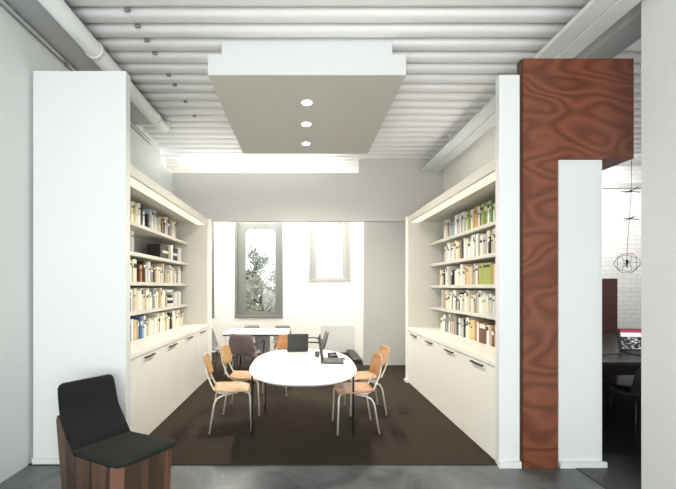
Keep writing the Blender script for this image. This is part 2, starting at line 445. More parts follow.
for y in (-4, -2.5, -.9, .6, 2.1):
    mb = MB(); mb.box(-.01, .02, y, y + .03, .04, .28); mb.build('hanger', 'pipe', bt)
struct(boxes((2.60, 2.86, 1.4, 6.99, 3.66, ZC)), 'trim_4', 'soffit_grey', 'grey soffit beam beside the tray')
# small clips in a row under the ribs
clip = None
for i, k in enumerate((0, 1, 2, 3, 5, 6, 8, 10)):
    y = 3.07 + .19 * k + .01
    if clip is None:
        mb = MB(); mb.box(-.022, .022, -.012, .012, .0, .03, bev=.004); mb.tube([(0, 0, .02), (0, 0, .07)], .006)
        clip = mb.build('ceiling_clip', 'steel_grey'); c = clip
    else: c = clip.copy(); col.objects.link(c)
    c.location = (-1.5, y - .01, ZC + .0)
    tag(c, 'small grey ceiling clip, %s of the row along the ribs counting from the camera' % ['first', 'second', 'third', 'fourth', 'fifth', 'sixth', 'seventh', 'eighth'][i], 'ceiling clip', 'clips under the ceiling ribs')

# hanging canopy with downlights
cp = empty('ceiling_canopy', 'stepped white rectangular canopy hanging above the oval table', 'ceiling canopy', (.038, 4.47, 3.58))
mb = MB(); mb.box(-.95, .95, -1.02, 1.02, .003, .20, bev=.003); mb.build('lower_tier', 'wall_white', cp)
mb = MB(); mb.box(-.948, .948, -1.018, 1.018, 0, .003); mb.build('shade_sheet', 'canopy_under', cp)  # thin added sheet that carries the underside's shade as colour
mb = MB(); mb.box(-.82, .82, -1.015, .98, .20, .33, bev=.004); mb.build('upper_tier', 'wall_white', cp)
dl = None
for i, (py, w) in enumerate(((102.5, 'nearest the camera'), (124, 'in the middle'), (143.5, 'farthest from the camera'))):
    y = 2.03 * F / (287 - py)
    lab = 'round recessed downlight %s in the hanging canopy' % w
    if dl is None:
        dl = empty('downlight', lab, 'downlight', (.042, y, 3.58), 0, 'downlights in the canopy')
        mb = MB(); n = 24
        mb.loft([[(r_ * math.cos(2 * PI * k / n), r_ * math.sin(2 * PI * k / n), z) for k in range(n)] for r_, z in ((.068, -.001), (.066, -.006), (.056, -.006), (.055, -.001))], caps=False)
        mb.build('trim_ring', 'wall_white', dl)
        mb = MB(); mb.cyl(0, 0, -.004, -.0005, .056); mb.build('lens', 'lens', dl)
    else: copy_tree(dl, lab, (.042, y, 3.58))
    sp_ = bpy.data.lights.new('downlight_lamp', 'SPOT'); sp_.energy = 120; sp_.spot_size = 2.75; sp_.spot_blend = .8
    sp_.shadow_soft_size = .05; sp_.color = (1, .93, .80)
    so = bpy.data.objects.new('downlight_lamp', sp_); col.objects.link(so); so.location = (.042, y, 3.56)

# plywood portal
pt = empty('plywood_portal', 'tall red brown figured plywood portal with post and deep header', 'portal', (1.885, 3.10, 0))
mb = MB(); mb.box(0, .295, -.02, .05, .0, 2.65); mb.build('post', 'plywood', pt)
mb = MB(); mb.prism([(0, -.02), (.945, -.02), (.945, .50), (.70, .50), (.70, .05), (0, .05)], 2, 2.65, 3.505); mb.build('header', 'plywood', pt)
mb = MB(); mb.box(-.014, 0, -.01, .05, 3.385, 3.505); mb.box(-.014, 0., -.004, .05, .0, 3.385); mb.build('edge_strip', 'plywood_edge', pt)

# ------------------------------------------------------------------ joinery, both sides
words = ['nearest the camera', 'second from the camera', 'third from the camera', 'farthest from the camera']
def side(sg, xf, xs, xb, yA, yB, dz, ydoor, doorw, nm):
    """sg -1 left / +1 right; xf cabinet front, xs shelf front, xb niche back (absolute)"""
    def bx(mb, a, b_, y0, y1, z0, z1, **k): mb.box(min(sg * a, sg * b_), max(sg * a, sg * b_), y0, y1, z0, z1, **k)
    ztop = .90 + dz
    # base cabinets
    first = None
    for i in range(4):
        ya = ydoor + i * doorw; yb = min(ya + doorw, yB)
        if i == 0 and ya - yA > .02:
            mb = MB(); bx(mb, xf + .0, xb, yA, ya, .0, ztop - .05); tag(mb.build('filler_panel', 'lacquer'), 'white filler panel at the near end of the %s base cabinets' % nm, 'panel')
        cb = empty('base_cabinet', 'white base cabinet with one handle, %s on the %s side' % (words[i], nm), 'cabinet', (0, ya, 0), 0, 'base cabinets on the %s side' % nm)
        L_ = yb - ya
        mb = MB(); bx(mb, xf + .022, xb, .001, L_ - .001, .0, ztop - .05); mb.build('body', 'lacquer', cb)
        mb = MB(); bx(mb, xf, xf + .02, .002, L_ - .002, .015, ztop - .055, bev=.002); d = mb.build('door', 'lacquer', cb)
        hm = L_ / 2 if L_ > .6 else L_ * .5
        mb = MB(); hz = .81 + dz
        bx(mb, xf - .028, xf - .018, hm - .12, hm + .12, hz - .009, hz + .009, bev=.003)
        bx(mb, xf - .02, xf, hm - .10, hm - .088, hz - .006, hz + .006); bx(mb, xf - .02, xf, hm + .088, hm + .10, hz - .006, hz + .006)
        mb.build('handle', 'handle', d)
    mb = MB(); bx(mb, xf - .012, xb, yA, yB, ztop - .05, ztop, bev=.003)
    tag(mb.build('countertop', 'lacquer'), 'long cream countertop above the %s base cabinets' % nm, 'countertop')
    # bookcase
    bc = empty('bookcase', 'built-in white bookcase with four lit shelves along the %s side' % nm, 'bookcase', (sg * xs, (yA + yB) / 2, ztop))
    o = Vector((sg * xs, (yA + yB) / 2, ztop))
    def part(name, m, a, b_, y0, y1, z0, z1, **k):
        mb = MB(); bx(mb, a, b_, y0, y1, z0, z1, **k)
        bmesh.ops.translate(mb.bm, verts=mb.bm.verts, vec=-o); return mb.build(name, m, bc)
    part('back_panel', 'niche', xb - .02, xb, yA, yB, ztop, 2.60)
    zs = [1.24 + dz, 1.58 + dz, 1.92 + dz, 2.26 + dz]
    for z in zs: part('shelf', 'shelf', xs, xb - .02, yA, yB, z - .042, z, bev=.002)
    part('side_panel', 'shelf', xf + .0, xb - .02, yA, yA + .02, ztop, 2.60)
    part('side_panel', 'shelf', xf + .0, xb - .02, yB - .02, yB, ztop, 2.60)
    part('soffit', 'shelf', xf + .03, xb, yA, yB, 2.60, 2.66)
    part('fascia', 'shelf', xf, xf + .03, yA, yB, 2.59, 2.69, bev=.002)
    ls = part('light_strip', 'strip', xf + .032, xf + .165, yA + .03, yB - .03, 2.585, 2.60)
    ls['label'] = 'glowing warm white light strip'
    return [ztop] + zs

# book template set
def book_mesh(t, h, d, m, style):
    """spine faces -X (local), pages behind; t thickness along Y"""
    mb = MB()
    # cover: spine (slightly rounded) + two boards
    c = .0022
    pr_ = []
    K = 6
    for k in range(K + 1):
        a = -PI / 2 + PI * k / K
        pr_.append((-.004 * math.cos(a), t / 2 * math.sin(a)))
    pr_ = pr_ + [(d, t / 2), (d, t / 2 - c), (.003, t / 2 - c), (.003, -t / 2 + c), (d, -t / 2 + c), (d, -t / 2)]
    mb.prism(pr_, 2, 0, h)
    mb.mi = 1
    mb.box(.004, d - .004, -t / 2 + c, t / 2 - c, .003, h - .004)
    if style:
        mb.mi = 2
        z = h * random.choice((.62, .72, .8))
        hh = h * random.choice((.08, .12, .2))
        mb.box(-.0046, -.0015, -t * .36, t * .36, z, z + hh)
    return mb, m

palette = {
 'cream': (.70, .66, .54), 'white': (.80, .79, .75), 'ivory': (.74, .72, .62), 'pale grey': (.48, .48, .46), 'grey': (.25, .26, .26),
 'black': (.018, .018, .02), 'tan': (.48, .32, .16), 'brown': (.13, .065, .035), 'orange': (.60, .27, .07), 'beige': (.58, .46, .30),
 'blue': (.06, .14, .38), 'navy': (.025, .04, .10), 'pale blue': (.34, .43, .47), 'green': (.16, .26, .08), 'lime green': (.34, .38, .09),
 'yellow': (.66, .52, .12), 'red': (.35, .05, .04), 'terracotta': (.52, .20, .10), 'mauve': (.30, .22, .24), 'olive': (.24, .22, .10)}
for k, c in palette.items(): M['bk_' + k] = mat('book_cover_' + k.replace(' ', '_'), c, .55)
ordn = ['first', 'second', 'third', 'fourth', 'fifth', 'sixth', 'seventh', 'eighth', 'ninth', 'tenth', 'eleventh', 'twelfth', 'thirteenth', 'fourteenth', 'fifteenth', 'sixteenth', 'seventeenth', 'eighteenth', 'nineteenth', 'twentieth']
ordn += ['twenty-' + x for x in ordn[:9]] + ['thirtieth'] + ['thirty-' + x for x in ordn[:9]] + ['fortieth']
shelfn = ['countertop', 'lowest shelf', 'second lowest shelf', 'second highest shelf', 'top shelf']
mesh_cache = {}
total = 0
def row(sg, xs, z, y0, y1, cols, near, level, nm, tmin=.040, tmax=.066, hmin=.19, hmax=.265):
    """near: list of (colour, t, h) placed first (from the camera end)"""
    global total
    pre = [('white', .05, .23), ('cream', .05, .24)] if sg < 0 else [('white', .05, .23), ('beige', .05, .24), ('grey', .05, .22), ('cream', .05, .25), ('white', .05, .22), ('tan', .05, .24)]
    near = pre + near; done = []
    y = y0; i = 0; last = ''
    while y < y1 - .03 and i < 39:
        if i < len(near): c, t, h = near[i]
        else:
            c = random.choice(cols)
            t = random.choice([tmin, (tmin + tmax) / 2, tmax, tmin * .8]); h = random.choice([hmin, hmin + (hmax - hmin) * .33, hmin + (hmax - hmin) * .6, hmax])
            if random.random() < .04 and i > 2: y += .05
        if c == 'gap': y += t; near.pop(i); continue
        style = random.choice((0, 1, 1)) if t > .03 else 0
        d = min(.2, h * .75)
        key = (c, round(t, 4), round(h, 4), style)
        if key not in mesh_cache:
            mb, m_ = book_mesh(t, h, d, c, style)
            bd = 'bk_black' if palette[c][0] > .3 else 'bk_ivory'
            o = mb.build('book', ['bk_' + c, 'paper', bd]); mesh_cache[key] = o
        else:
            o = mesh_cache[key].copy(); col.objects.link(o)
        jit = random.uniform(0, .02)
        o.location = (sg * (xs + .022 + jit), y + t / 2, z + .0005); o.rotation_euler = (0, 0, 0 if sg > 0 else PI)
        size = ('tall ' if h > .245 else 'short ' if h < .20 else '') + ('thick ' if t > .06 else 'slim ' if t < .036 else '')
        art = size + c
        done.append((o, art))
        y += t + .0015; i += 1; total += 1
    for q, (o, art) in enumerate(reversed(done)):
        tag(o, '%s book, %s from far end, %s %s' % (art, ordn[q], nm, shelfn[level]), 'book', 'books on the %s %s' % (nm, shelfn[level]))

lights = ['cream', 'white', 'ivory', 'white', 'cream', 'pale grey', 'beige', 'ivory']
mixL = lights * 2 + ['black', 'tan', 'grey', 'pale blue', 'brown', 'black', 'pale grey']
mixR = lights * 2 + ['black', 'tan', 'mauve', 'grey', 'black', 'brown', 'pale blue', 'pale grey']
LZ = side(-1, 1.60, 1.92, 2.30, 3.25, 6.03, .03, 3.40, .66, 'left')
RZ = side(1, 1.70, 2.05, 2.36, 3.16, 5.82, 0, 3.16, .665, 'right')
# left books, bottom to top
row(-1, 1.92, LZ[0], 3.935, 5.95, lights * 2 + ['black', 'grey', 'tan', 'black'], [('black', .05, .24), ('white', .05, .25), ('beige', .06, .24), ('tan', .05, .23), ('grey', .04, .22), ('blue', .06, .26), ('pale blue', .05, .20)], 0, 'left')
row(-1, 1.92, LZ[1], 3.935, 5.20, lights * 2 + ['grey', 'tan', 'pale grey'], [('black', .04, .22), ('white', .05, .25)], 1, 'left')
row(-1, 1.92, LZ[2], 3.935, 5.85, lights * 2 + ['black', 'tan', 'pale grey', 'grey'], [('white', .05, .23), ('lime green', .04, .25), ('ivory', .05, .26), ('cream', .06, .26), ('gap', .05, 0), ('brown', .04, .21), ('orange', .05, .21), ('black', .06, .25)], 2, 'left')
row(-1, 1.92, LZ[3], 3.935, 4.15, ['grey', 'pale grey', 'white'], [], 3, 'left')
row(-1, 1.92, LZ[4], 3.935, 5.55, mixL, [('orange', .055, .23), ('white', .045, .23), ('yellow', .05, .25), ('cream', .05, .22), ('white', .06, .25), ('gap', .04, 0), ('black', .06, .26), ('white', .05, .19), ('gap', .06, 0), ('black', .04, .18), ('pale blue', .05, .25)], 4, 'left')
# right
row(1, 2.05, RZ[0], 3.50, 5.45, mixR + ['black', 'grey'], [('tan', .05, .23), ('beige', .05, .24), ('brown', .05, .2), ('tan', .05, .22), ('white', .05, .22), ('brown', .18, .24), ('ivory', .05, .23), ('terracotta', .05, .24), ('beige', .05, .25), ('beige', .05, .24), ('yellow', .05, .23)], 0, 'right')
row(1, 2.05, RZ[1], 3.50, 5.55, mixR + ['black', 'grey', 'black'], [], 1, 'right')
row(1, 2.05, RZ[2], 3.50, 5.5, mixR, [('tan', .05, .22), ('cream', .05, .22), ('tan', .05, .22), ('lime green', .20, .24), ('lime green', .08, .24), ('terracotta', .03, .25), ('white', .06, .23), ('pale blue', .04, .25), ('orange', .03, .24), ('beige', .10, .22), ('beige', .06, .23), ('tan', .06, .24)], 2, 'right')
row(1, 2.05, RZ[3], 3.50, 5.3, lights * 2 + ['black', 'mauve', 'grey', 'pale grey', 'navy', 'pale grey'], [], 3, 'right')
row(1, 2.05, RZ[4], 3.50, 5.35, mixR, [('white', .05, .24), ('green', .05, .24), ('white', .04, .2), ('green', .05, .25), ('white', .05, .24), ('green', .07, .25), ('lime green', .06, .25), ('navy', .05, .26), ('cream', .05, .24), ('tan', .05, .26), ('orange', .05, .25), ('cream', .05, .24), ('green', .05, .25), ('lime green', .06, .24)], 4, 'right')
print('books', total)

# boxes on left second-highest shelf, striped bowls on shelf below
for (ya, yb, h, lab) in ((5.00, 5.30, .20, 'black storage box with pale label, larger one on the left second highest shelf'), (5.42, 5.68, .20, 'smaller black storage box near the far end of left second highest shelf')):
    bx_ = empty('storage_box', lab, 'box', (-2.08, (ya + yb) / 2, LZ[3]), 0)
    w = (yb - ya) / 2
    mb = MB(); mb.box(-.08, .10, -w, w, 0, h - .03, bev=.004); mb.build('box_body', 'plastic_black', bx_)
    mb = MB(); mb.box(-.085, .105, -w - .004, w + .004, h - .03, h, bev=.004); mb.build('lid', 'plastic_black', bx_)
    mb = MB(); mb.box(.10, .103, -w * .5, w * .9, h * .42, h * .60); mb.build('label_holder', 'paper', bx_)
for k, (yy, cc) in enumerate(((5.335, 'cream'), (5.375, 'white'), (5.71, 'white'), (5.755, 'pale grey'))):
    mb, m_ = book_mesh(.035, .22, .16, cc, 0)
    o = mb.build('book', ['bk_' + cc, 'paper']); o.location = (-1.95, yy, LZ[3] + .0005); o.rotation_euler = (0, 0, PI)
    tag(o, 'slim %s book beside the %s black storage box on the left second highest shelf' % (cc, 'larger' if k < 2 else 'smaller'), 'book')
for k in range(5):
    mb = MB(); n = 24; z0_ = LZ[1] + .001
    rr = .115 - .004 * k
    if k == 4:
        prof = [(.045, 0), (.09, .03), (.118, .075), (.112, .075), (.085, .035), (.02, .008)]
    else:
        prof = [(rr, 0), (rr, .012), (rr, .036), (rr - .004, .039), (.02, .039), (.02, .0)]
    zz = z0_ + .041 * k
    mb.loft([[(r_ * math.cos(2 * PI * q / n), r_ * math.sin(2 * PI * q / n), z) for q in range(n)] for r_, z in prof])
    o = mb.build('bowl' if k == 4 else 'round_tin', 'plastic_black' if k % 2 else 'white_plastic'); o.location = (-2.05, 5.36, zz)
    tag(o, ['white round tin at the bottom of the striped stack on left lowest shelf', 'black round tin second from the bottom of the striped stack, left lowest shelf',
            'white round tin in the middle of the striped stack on left lowest shelf', 'black round tin just under the bowl of the striped stack',
            'white bowl on top of the striped stack on left lowest shelf'][k], 'bowl' if k == 4 else 'tin')
for k, yy in enumerate((5.53, 5.585, 5.66, 5.715, 5.78)):
    cc = ['white', 'pale grey', 'ivory', 'white', 'grey'][k]
    mb, m_ = book_mesh(.045, .2 + .01 * (k % 3), .16, cc, 0)
    o = mb.build('book', ['bk_' + cc, 'paper']); o.location = (-1.95, yy, LZ[1] + .0005); o.rotation_euler = (0, 0, PI)
    tag(o, '%s book, %s beyond the striped stack on the left lowest shelf' % (cc, ordn[k]), 'book', 'books beyond the striped stack')

# ------------------------------------------------------------------ oval table
tb = empty('oval_table', 'large white oval meeting table on slim black legs', 'table', (0, 3.85, 0))
mb = MB(); n = 72
def se(t, a, b_, e=2.55):
    c, s_ = math.cos(t), math.sin(t)
    return (a * math.copysign(abs(c) ** (2 / e), c), b_ * math.copysign(abs(s_) ** (2 / e), s_))
mb.loft([[(*se(2 * PI * k / n, .545 - o_, .855 - o_), z) for k in range(n)] for o_, z in ((.035, .712), (.006, .728), (0, .735), (.003, .74))], smooth=False)
mb.build('tabletop', 'tabletop', tb)
mb = MB()
mb.box(-.40, .40, -.16, -.12, .675, .712); mb.box(-.36, .36, .60, .64, .675, .712); mb.box(-.02, .02, -.16, .64, .675, .712)
mb.build('underframe', 'black_metal', tb)
for (x, y, xt, yt) in ((-.525, -.13, -.40, -.13), (.52, -.13, .40, -.13), (-.47, .62, -.33, .62), (.44, .62, .33, .62)):
    mb = MB(); mb.tube([(xt, yt, .70), (x, y, .66), (x, y, .012)], [.013, .013, .009], 10); lg = mb.build('leg', 'black_metal', tb)
    mb = MB(); mb.cyl(x, y, .008, .02, .014, 12); mb.build('foot_glide', 'rubber', lg)

# ------------------------------------------------------------------ plywood chairs
def ply_chair(label, loc, rz, seatm):
    t = empty('plywood_chair', label, 'chair', loc, rz, 'plywood chairs around the oval table')
    def seat(u, v):
        x = -.19 + .385 * u; y = (v - .5) * .385 * (1 - .35 * abs(2 * u - 1) ** 4 * .6)
        z = .440 + .012 * (2 * v - 1) ** 2 - .020 * ss(max(0, (u - .7) / .3)) + .012 * (1 - u) ** 3
        return (x, y, z)
    mb = MB(); mb.slab(seat, 14, 10, .012); mb.build('seat', seatm, t)
    def back(u, v):
        z = .59 + .215 * u; w = .185 * (1 - .30 * abs(2 * u - 1) ** 4)
        y = (2 * v - 1) * w
        x = -.245 - .06 * u + .035 * (2 * v - 1) ** 2
        return (x, y, z)
    mb = MB(); mb.slab(back, 10, 12, .011); mb.build('backrest', seatm, t)
    for s_ in (-1, 1):
        mb = MB(); mb.tube([(.14, s_ * .13, .420), (.175, s_ * .165, .425), (.19, s_ * .175, .39), (.205, s_ * .19, .01)], .0095, 8)
        l = mb.build('leg', 'steel', t)
        mb = MB(); mb.cyl(.205, s_ * .19, .006, .022, .013, 10); mb.build('foot_glide', 'rubber', l)
        mb = MB(); mb.tube([(.05, s_ * .13, .425), (-.09, s_ * .15, .405), (-.15, s_ * .165, .38), (-.18, s_ * .175, .33), (-.232, s_ * .19, .01)], .0095, 8)
        l = mb.build('leg', 'steel', t)
        mb = MB(); mb.cyl(-.232, s_ * .19, .006, .022, .013, 10); mb.build('foot_glide', 'rubber', l)
        mb = MB(); mb.tube([(.05, s_ * .12, .420), (-.12, s_ * .12, .420), (-.185, s_ * .12, .46), (-.215, s_ * .12, .52), (-.255, s_ * .115, .62), (-.288, s_ * .11, .78)], .009, 8)
        mb.build('back_upright', 'steel', t)
    mb = MB(); mb.tube([(.14, -.13, .420), (.14, .13, .420)], .009); mb.tube([(-.09, -.15, .405), (-.09, .15, .405)], .009)
    mb.tube([(.05, -.13, .420), (.05, .13, .420)], .009); mb.tube([(.14, 0, .420), (-.09, 0, .41)], .008)
    mb.build('seat_frame', 'steel', t)
    return t
pc = ply_chair('honey plywood chair on the left of the oval table, nearer the camera', (-.775, 3.94, .008), math.radians(10), 'plychair')
copy_tree(pc, 'honey plywood chair on the left of the oval table, farther from camera', (-.71, 4.46, .008), math.radians(-4))
copy_tree(pc, 'honey plywood chair on the right of the oval table, farther from camera', (.75, 4.44, .008), math.radians(184))
ply_chair('orange plywood chair on the right of the oval table, nearer the camera', (.55, 3.90, .008), math.radians(183), 'plyred')
ply_chair('orange plywood chair at the far head of the oval table behind the black laptop', (-.33, 5.25, .008), math.radians(-112), 'plyred')

# ------------------------------------------------------------------ laptops and things on table
def laptop(label, loc, rz, w, h, ang, dep, m_screen='plastic_black', body='plastic_black'):
    """front (keyboard) towards -Y local, screen hinge at y=0, opens back by ang from vertical"""
    t = empty('laptop', label, 'laptop', loc, rz)
    mb = MB(); mb.box(-w / 2, w / 2, -dep, 0, 0, .014, bev=.003); bs = mb.build('base', body, t)
    mb = MB()
    for i in range(5):
        for j in range(12): mb.box(-w * .44 + j * w * .073, -w * .44 + (j + .82) * w * .073, -dep * .18 - i * dep * .095 - dep * .07, -dep * .18 - i * dep * .095, .014, .0165)
    mb.build('keyboard', 'plastic_grey', bs)
    R = Matrix.Rotation(-ang, 3, 'X')
    mb = MB(); mb.box(-w / 2, w / 2, -.005, .008, .0, h, bev=.002, rot=R, at=(0, 0, .0))
    bmesh.ops.translate(mb.bm, verts=mb.bm.verts, vec=(0, 0, .012)); sc_ = mb.build('screen_lid', body, t)
    mb = MB(); mb.box(-w / 2 + .04, w / 2 - .04, -.0065, -.0055, .02, h - .012, rot=R, at=(0, 0, 0))
    bmesh.ops.translate(mb.bm, verts=mb.bm.verts, vec=(0, 0, .012)); mb.build('display', m_screen, sc_)
    return t
laptop('open black laptop seen from behind at the far end of the oval table', (-.065, 4.50, .741), math.radians(186), .26, .215, .12, .20)
laptop('open black laptop seen edge-on at the right of the oval table', (.215, 3.935, .741), math.radians(84), .28, .27, .14, .225)
d = empty('conference_phone', 'small black desk device with buttons on the oval table', 'phone', (.34, 4.12, .741), .3)
mb = MB(); mb.box(-.05, .05, -.04, .04, 0, .03, bev=.008); mb.build('phone_body', 'plastic_black', d)
mb = MB(); mb.tube([(-.05, .02, .045), (.05, .02, .045)], .014, 10); mb.cyl(-.045, .02, .03, .045, .012, 10); mb.cyl(.045, .02, .03, .045, .012, 10); mb.build('handset', 'plastic_grey', d)
mb = MB()
for i in range(3):
    for j in range(3): mb.box(-.03 + i * .02, -.018 + i * .02, -.034 + j * .014, -.024 + j * .014, .03, .034)
mb.build('keypad', 'white_plastic', d)
mb = MB(); n = 20
mb.loft([[(r_ * math.cos(2 * PI * k / n), r_ * math.sin(2 * PI * k / n), z) for k in range(n)] for r_, z in ((.022, 0), (.028, .01), (.028, .06), (.025, .06), (.024, .012), (.002, .008))])
g = mb.build('mug', 'plastic_grey'); g.location = (.165, 4.18, .741); tag(g, 'small grey mug left of the edge-on laptop', 'mug')
mb = MB(); mb.box(-.025, .025, -.045, .045, 0, .008, bev=.002); g = mb.build('mobile_phone', 'plastic_grey'); g.location = (.45, 4.06, .741)
tag(g, 'small flat grey phone lying near the right edge of the oval table', 'phone')

# ------------------------------------------------------------------ far desk and shell chairs
fd = empty('far_desk', 'white desk with black edge in the room beyond the bookcases', 'desk', (-.75, 6.60, .008))
mb = MB(); mb.box(-.66, .50, -.30, .42, .705, .732, bev=.003); mb.build('desktop', 'tabletop', fd)
mb = MB(); mb.box(-.655, .495, -.298, .415, .682, .704); mb.build('edge_rail', 'black_metal', fd)
mb = MB(); mb.box(-.12, .12, -.05, .30, 0, .682, bev=.004); mb.build('pedestal', 'frame_light', fd)
mb = MB(); mb.box(-.62, -.12, .05, .35, .27, .34); mb.build('lower_shelf', 'tabletop', fd)
mb = MB(); mb.box(.12, .46, .05, .35, .27, .34); mb.build('lower_shelf', 'tabletop', fd)
for x in (-.62, .46):
    for y in (-.24, .36):
        mb = MB(); mb.box(x - .015, x + .015, y - .015, y + .015, 0, .682); mb.build('leg', 'steel', fd)
def shell_chair(label, loc, rz, m, arms):
    t = empty('shell_chair', label, 'chair', loc, rz, 'shell chairs beyond the oval table')
    def sh(u, v):
        # u 0 front of seat .. 1 top of back, v across
        if u < .45:
            k = u / .45; x = .20 - .38 * k; z = .45 + .01 * (1 - k) - .015 * math.sin(k * PI)
        else:
            k = (u - .45) / .55; a = k
            x = -.18 - .10 * a - .03 * math.sin(min(1, a * 2.5) * PI / 2); z = .45 + .35 * a ** 1.15
        w = .215 * (1 - .28 * max(0, (u - .65) / .35) ** 3 - .12 * max(0, (.2 - u) / .2) ** 2)
        q = 2 * v - 1
        return (x + (.05 * q * q if u > .5 else 0), q * w, z + (.025 * q * q if u < .5 else 0))
    mb = MB(); mb.slab(sh, 20, 10, .014); mb.build('shell', m, t)
    for sx, sy in ((.19, 1), (.19, -1), (-.22, 1), (-.22, -1)):
        mb = MB(); mb.tube([(sx * .5, sy * .10, .435), (sx * .8, sy * .17, .41), (sx * 1.05, sy * .2, .0)], .010, 8); mb.build('leg', 'black_metal', t)
    if arms:
        for s_ in (-1, 1):
            mb = MB(); mb.tube([(-.22, s_ * .20, .62), (-.1, s_ * .25, .66), (.14, s_ * .25, .66), (.17, s_ * .25, .64), (.17, s_ * .235, .42), (.1, s_ * .15, .43)], .011, 8)
            mb.build('armrest', 'black_metal', t)
    return t
sc1 = shell_chair('grey shell chair seen from the side at the left end of the white far desk', (-1.36, 6.35, .008), math.radians(4), 'shell_grey', False)
copy_tree(sc1, 'grey shell chair behind the white far desk, the left one', (-1.06, 7.3, .008), math.radians(-90)).scale = (.85, .85, .93)
copy_tree(sc1, 'grey shell chair behind the white far desk, the right one', (-.42, 7.25, .008), math.radians(-90)).scale = (.85, .85, .93)
shell_chair('mauve shell chair with arms in front of the white far desk', (-.93, 5.93, .008), math.radians(78), 'shell_mauve', True)
shell_chair('grey shell chair with arms right of the black laptop, facing left', (.12, 6.0, .008), math.radians(178), 'shell_grey', True)

# dark low box by the far wall (right of oval table)
mb = MB(); mb.box(1.0, 1.18, 7.2, 8.35, .008, .10, bev=.01)
tag(mb.build('floor_box', 'plastic_black'), 'low dark box on the carpet along the side wall beyond the table', 'box')

# ------------------------------------------------------------------ lounge chair
u = Vector((.812, -.584, 0)); w = Vector((.584, .812, 0))
A = Vector((-1.11, 2.157, 0))
HW = .205
lc = empty('lounge_chair', 'black upholstered lounge chair on a faceted dark wood base', 'armchair', A + w * HW, math.atan2(u.y, u.x))
# local frame: x = facing direction (front edge x=0), y = across
mb = MB()
prof = [(-.03, .450), (-.60, .375), (-.79, .545), (-.865, .60), (-.885, .56), (-.77, 0), (-.06, 0)]
mb.prism(prof, 1, -HW - .005, HW + .005)
es = [e for e in mb.bm.edges if all(v.co.x > -.1 for v in e.verts) and abs(e.verts[0].co.y - e.verts[1].co.y) < .01 and abs(e.verts[0].co.z - e.verts[1].co.z) > .3]
bmesh.ops.bevel(mb.bm, geom=es, offset=.055, segments=1, affect='EDGES')
mb.build('base', 'walnut', lc)
for s_ in (-1, 1):
    mb = MB(); c0 = Vector((-.062, s_ * (HW - .020)));
    def quad(xo, z): return [(xo - .002, s_ * (HW - .056), z), (xo - .050, s_ * (HW + .009), z), (xo - .056, s_ * (HW + .001), z), (xo - .010, s_ * (HW - .060), z)]
    mb.loft([quad(-.052, 0), quad(-.022, .448)], smooth=False)
    mb.build('corner_board', 'redwood', lc)
def sup(k, n, hw, th, e1=.35, e2=.55):
    a = 2 * PI * k / n; c, s_ = math.cos(a), math.sin(a)
    return hw * math.copysign(abs(c) ** e1, c), th * math.copysign(abs(s_) ** e2, s_)
def pad(name, m, line, hws, ths, n=28):
    mb = MB(); rings = []
    for i, (x, z) in enumerate(line):
        a = line[max(0, i - 1)]; b_ = line[min(len(line) - 1, i + 1)]
        d_ = Vector((b_[0] - a[0], 0, b_[1] - a[1])).normalized(); nn = Vector((d_.z, 0, -d_.x))
        rings.append([Vector((x, 0, z)) + Vector((0, 1, 0)) * p + nn * q for p, q in (sup(k, n, hws[i], ths[i]) for k in range(n))])
    mb.loft(rings); mb.build(name, m, lc)
pad('seat_cushion', 'dark_fabric', [(.012, .468), (.008, .469), (-.02, .468), (-.25, .437), (-.50, .407), (-.60, .398), (-.63, .40)],
    [.17, .19, .212, .214, .214, .21, .20], [.006, .014, .022, .026, .026, .026, .02])
pad('backrest', 'black_fabric', [(-.585, .395), (-.64, .435), (-.72, .508), (-.79, .575), (-.822, .625), (-.842, .69), (-.86, .755), (-.872, .80), (-.876, .82), (-.878, .83)],
    [.20, .205, .208, .209, .209, .208, .206, .202, .19, .17], [.024, .03, .032, .032, .032, .032, .031, .029, .022, .008])

# ------------------------------------------------------------------ side room
sd = empty('black_desk', 'large black desk in the side room', 'desk', (4.4, 5.0, .006))
mb = MB(); mb.box(-1.5, 1.6, -1.15, 1.25, .70, .744, bev=.008); mb.build('desktop', 'desk_black', sd)
for x, y in ((-1.42, -1.05), (-1.42, 1.17), (1.5, -1.05), (1.5, 1.17)):
    mb = MB(); mb.box(x - .03, x + .03, y - .03, y + .03, 0, .70); mb.build('leg', 'black_metal', sd)
mb = MB(); mb.box(-1.4, 1.5, .9, .93, .1, .70); mb.build('modesty_panel', 'desk_black', sd)
laptop('black laptop with a bright picture on screen on the black desk', (4.15, 4.45, .751), math.radians(-8), .44, .27, .2, .28, 'screen')
mb = MB(); mb.slab(lambda a, b_: (-.32 + .64 * a, -.02 + .04 * b_ + .03 * math.sin(a * 3), .012 + .03 * math.sin(a * PI) ** 2), 16, 3, .008)
o = mb.build('cable_cover', 'rubber'); o.location = (3.62, 4.05, .752); o.rotation_euler = (0, 0, -.25)
tag(o, 'curved black strap lying on the black desk edge', 'strap')
ch = shell_chair('black shell chair tucked under the black desk', (3.50, 3.72, .006), math.radians(80), 'shell_black', False)
ch['group'] = 'chairs at the black desk'
mb = MB(); mb.box(5.00, 5.55, 6.35, 6.90, .006, 1.70, bev=.006)
ct = mb.build('tall_cabinet', 'maroon'); tag(ct, 'dark maroon tall cabinet against the white brick wall', 'cabinet')

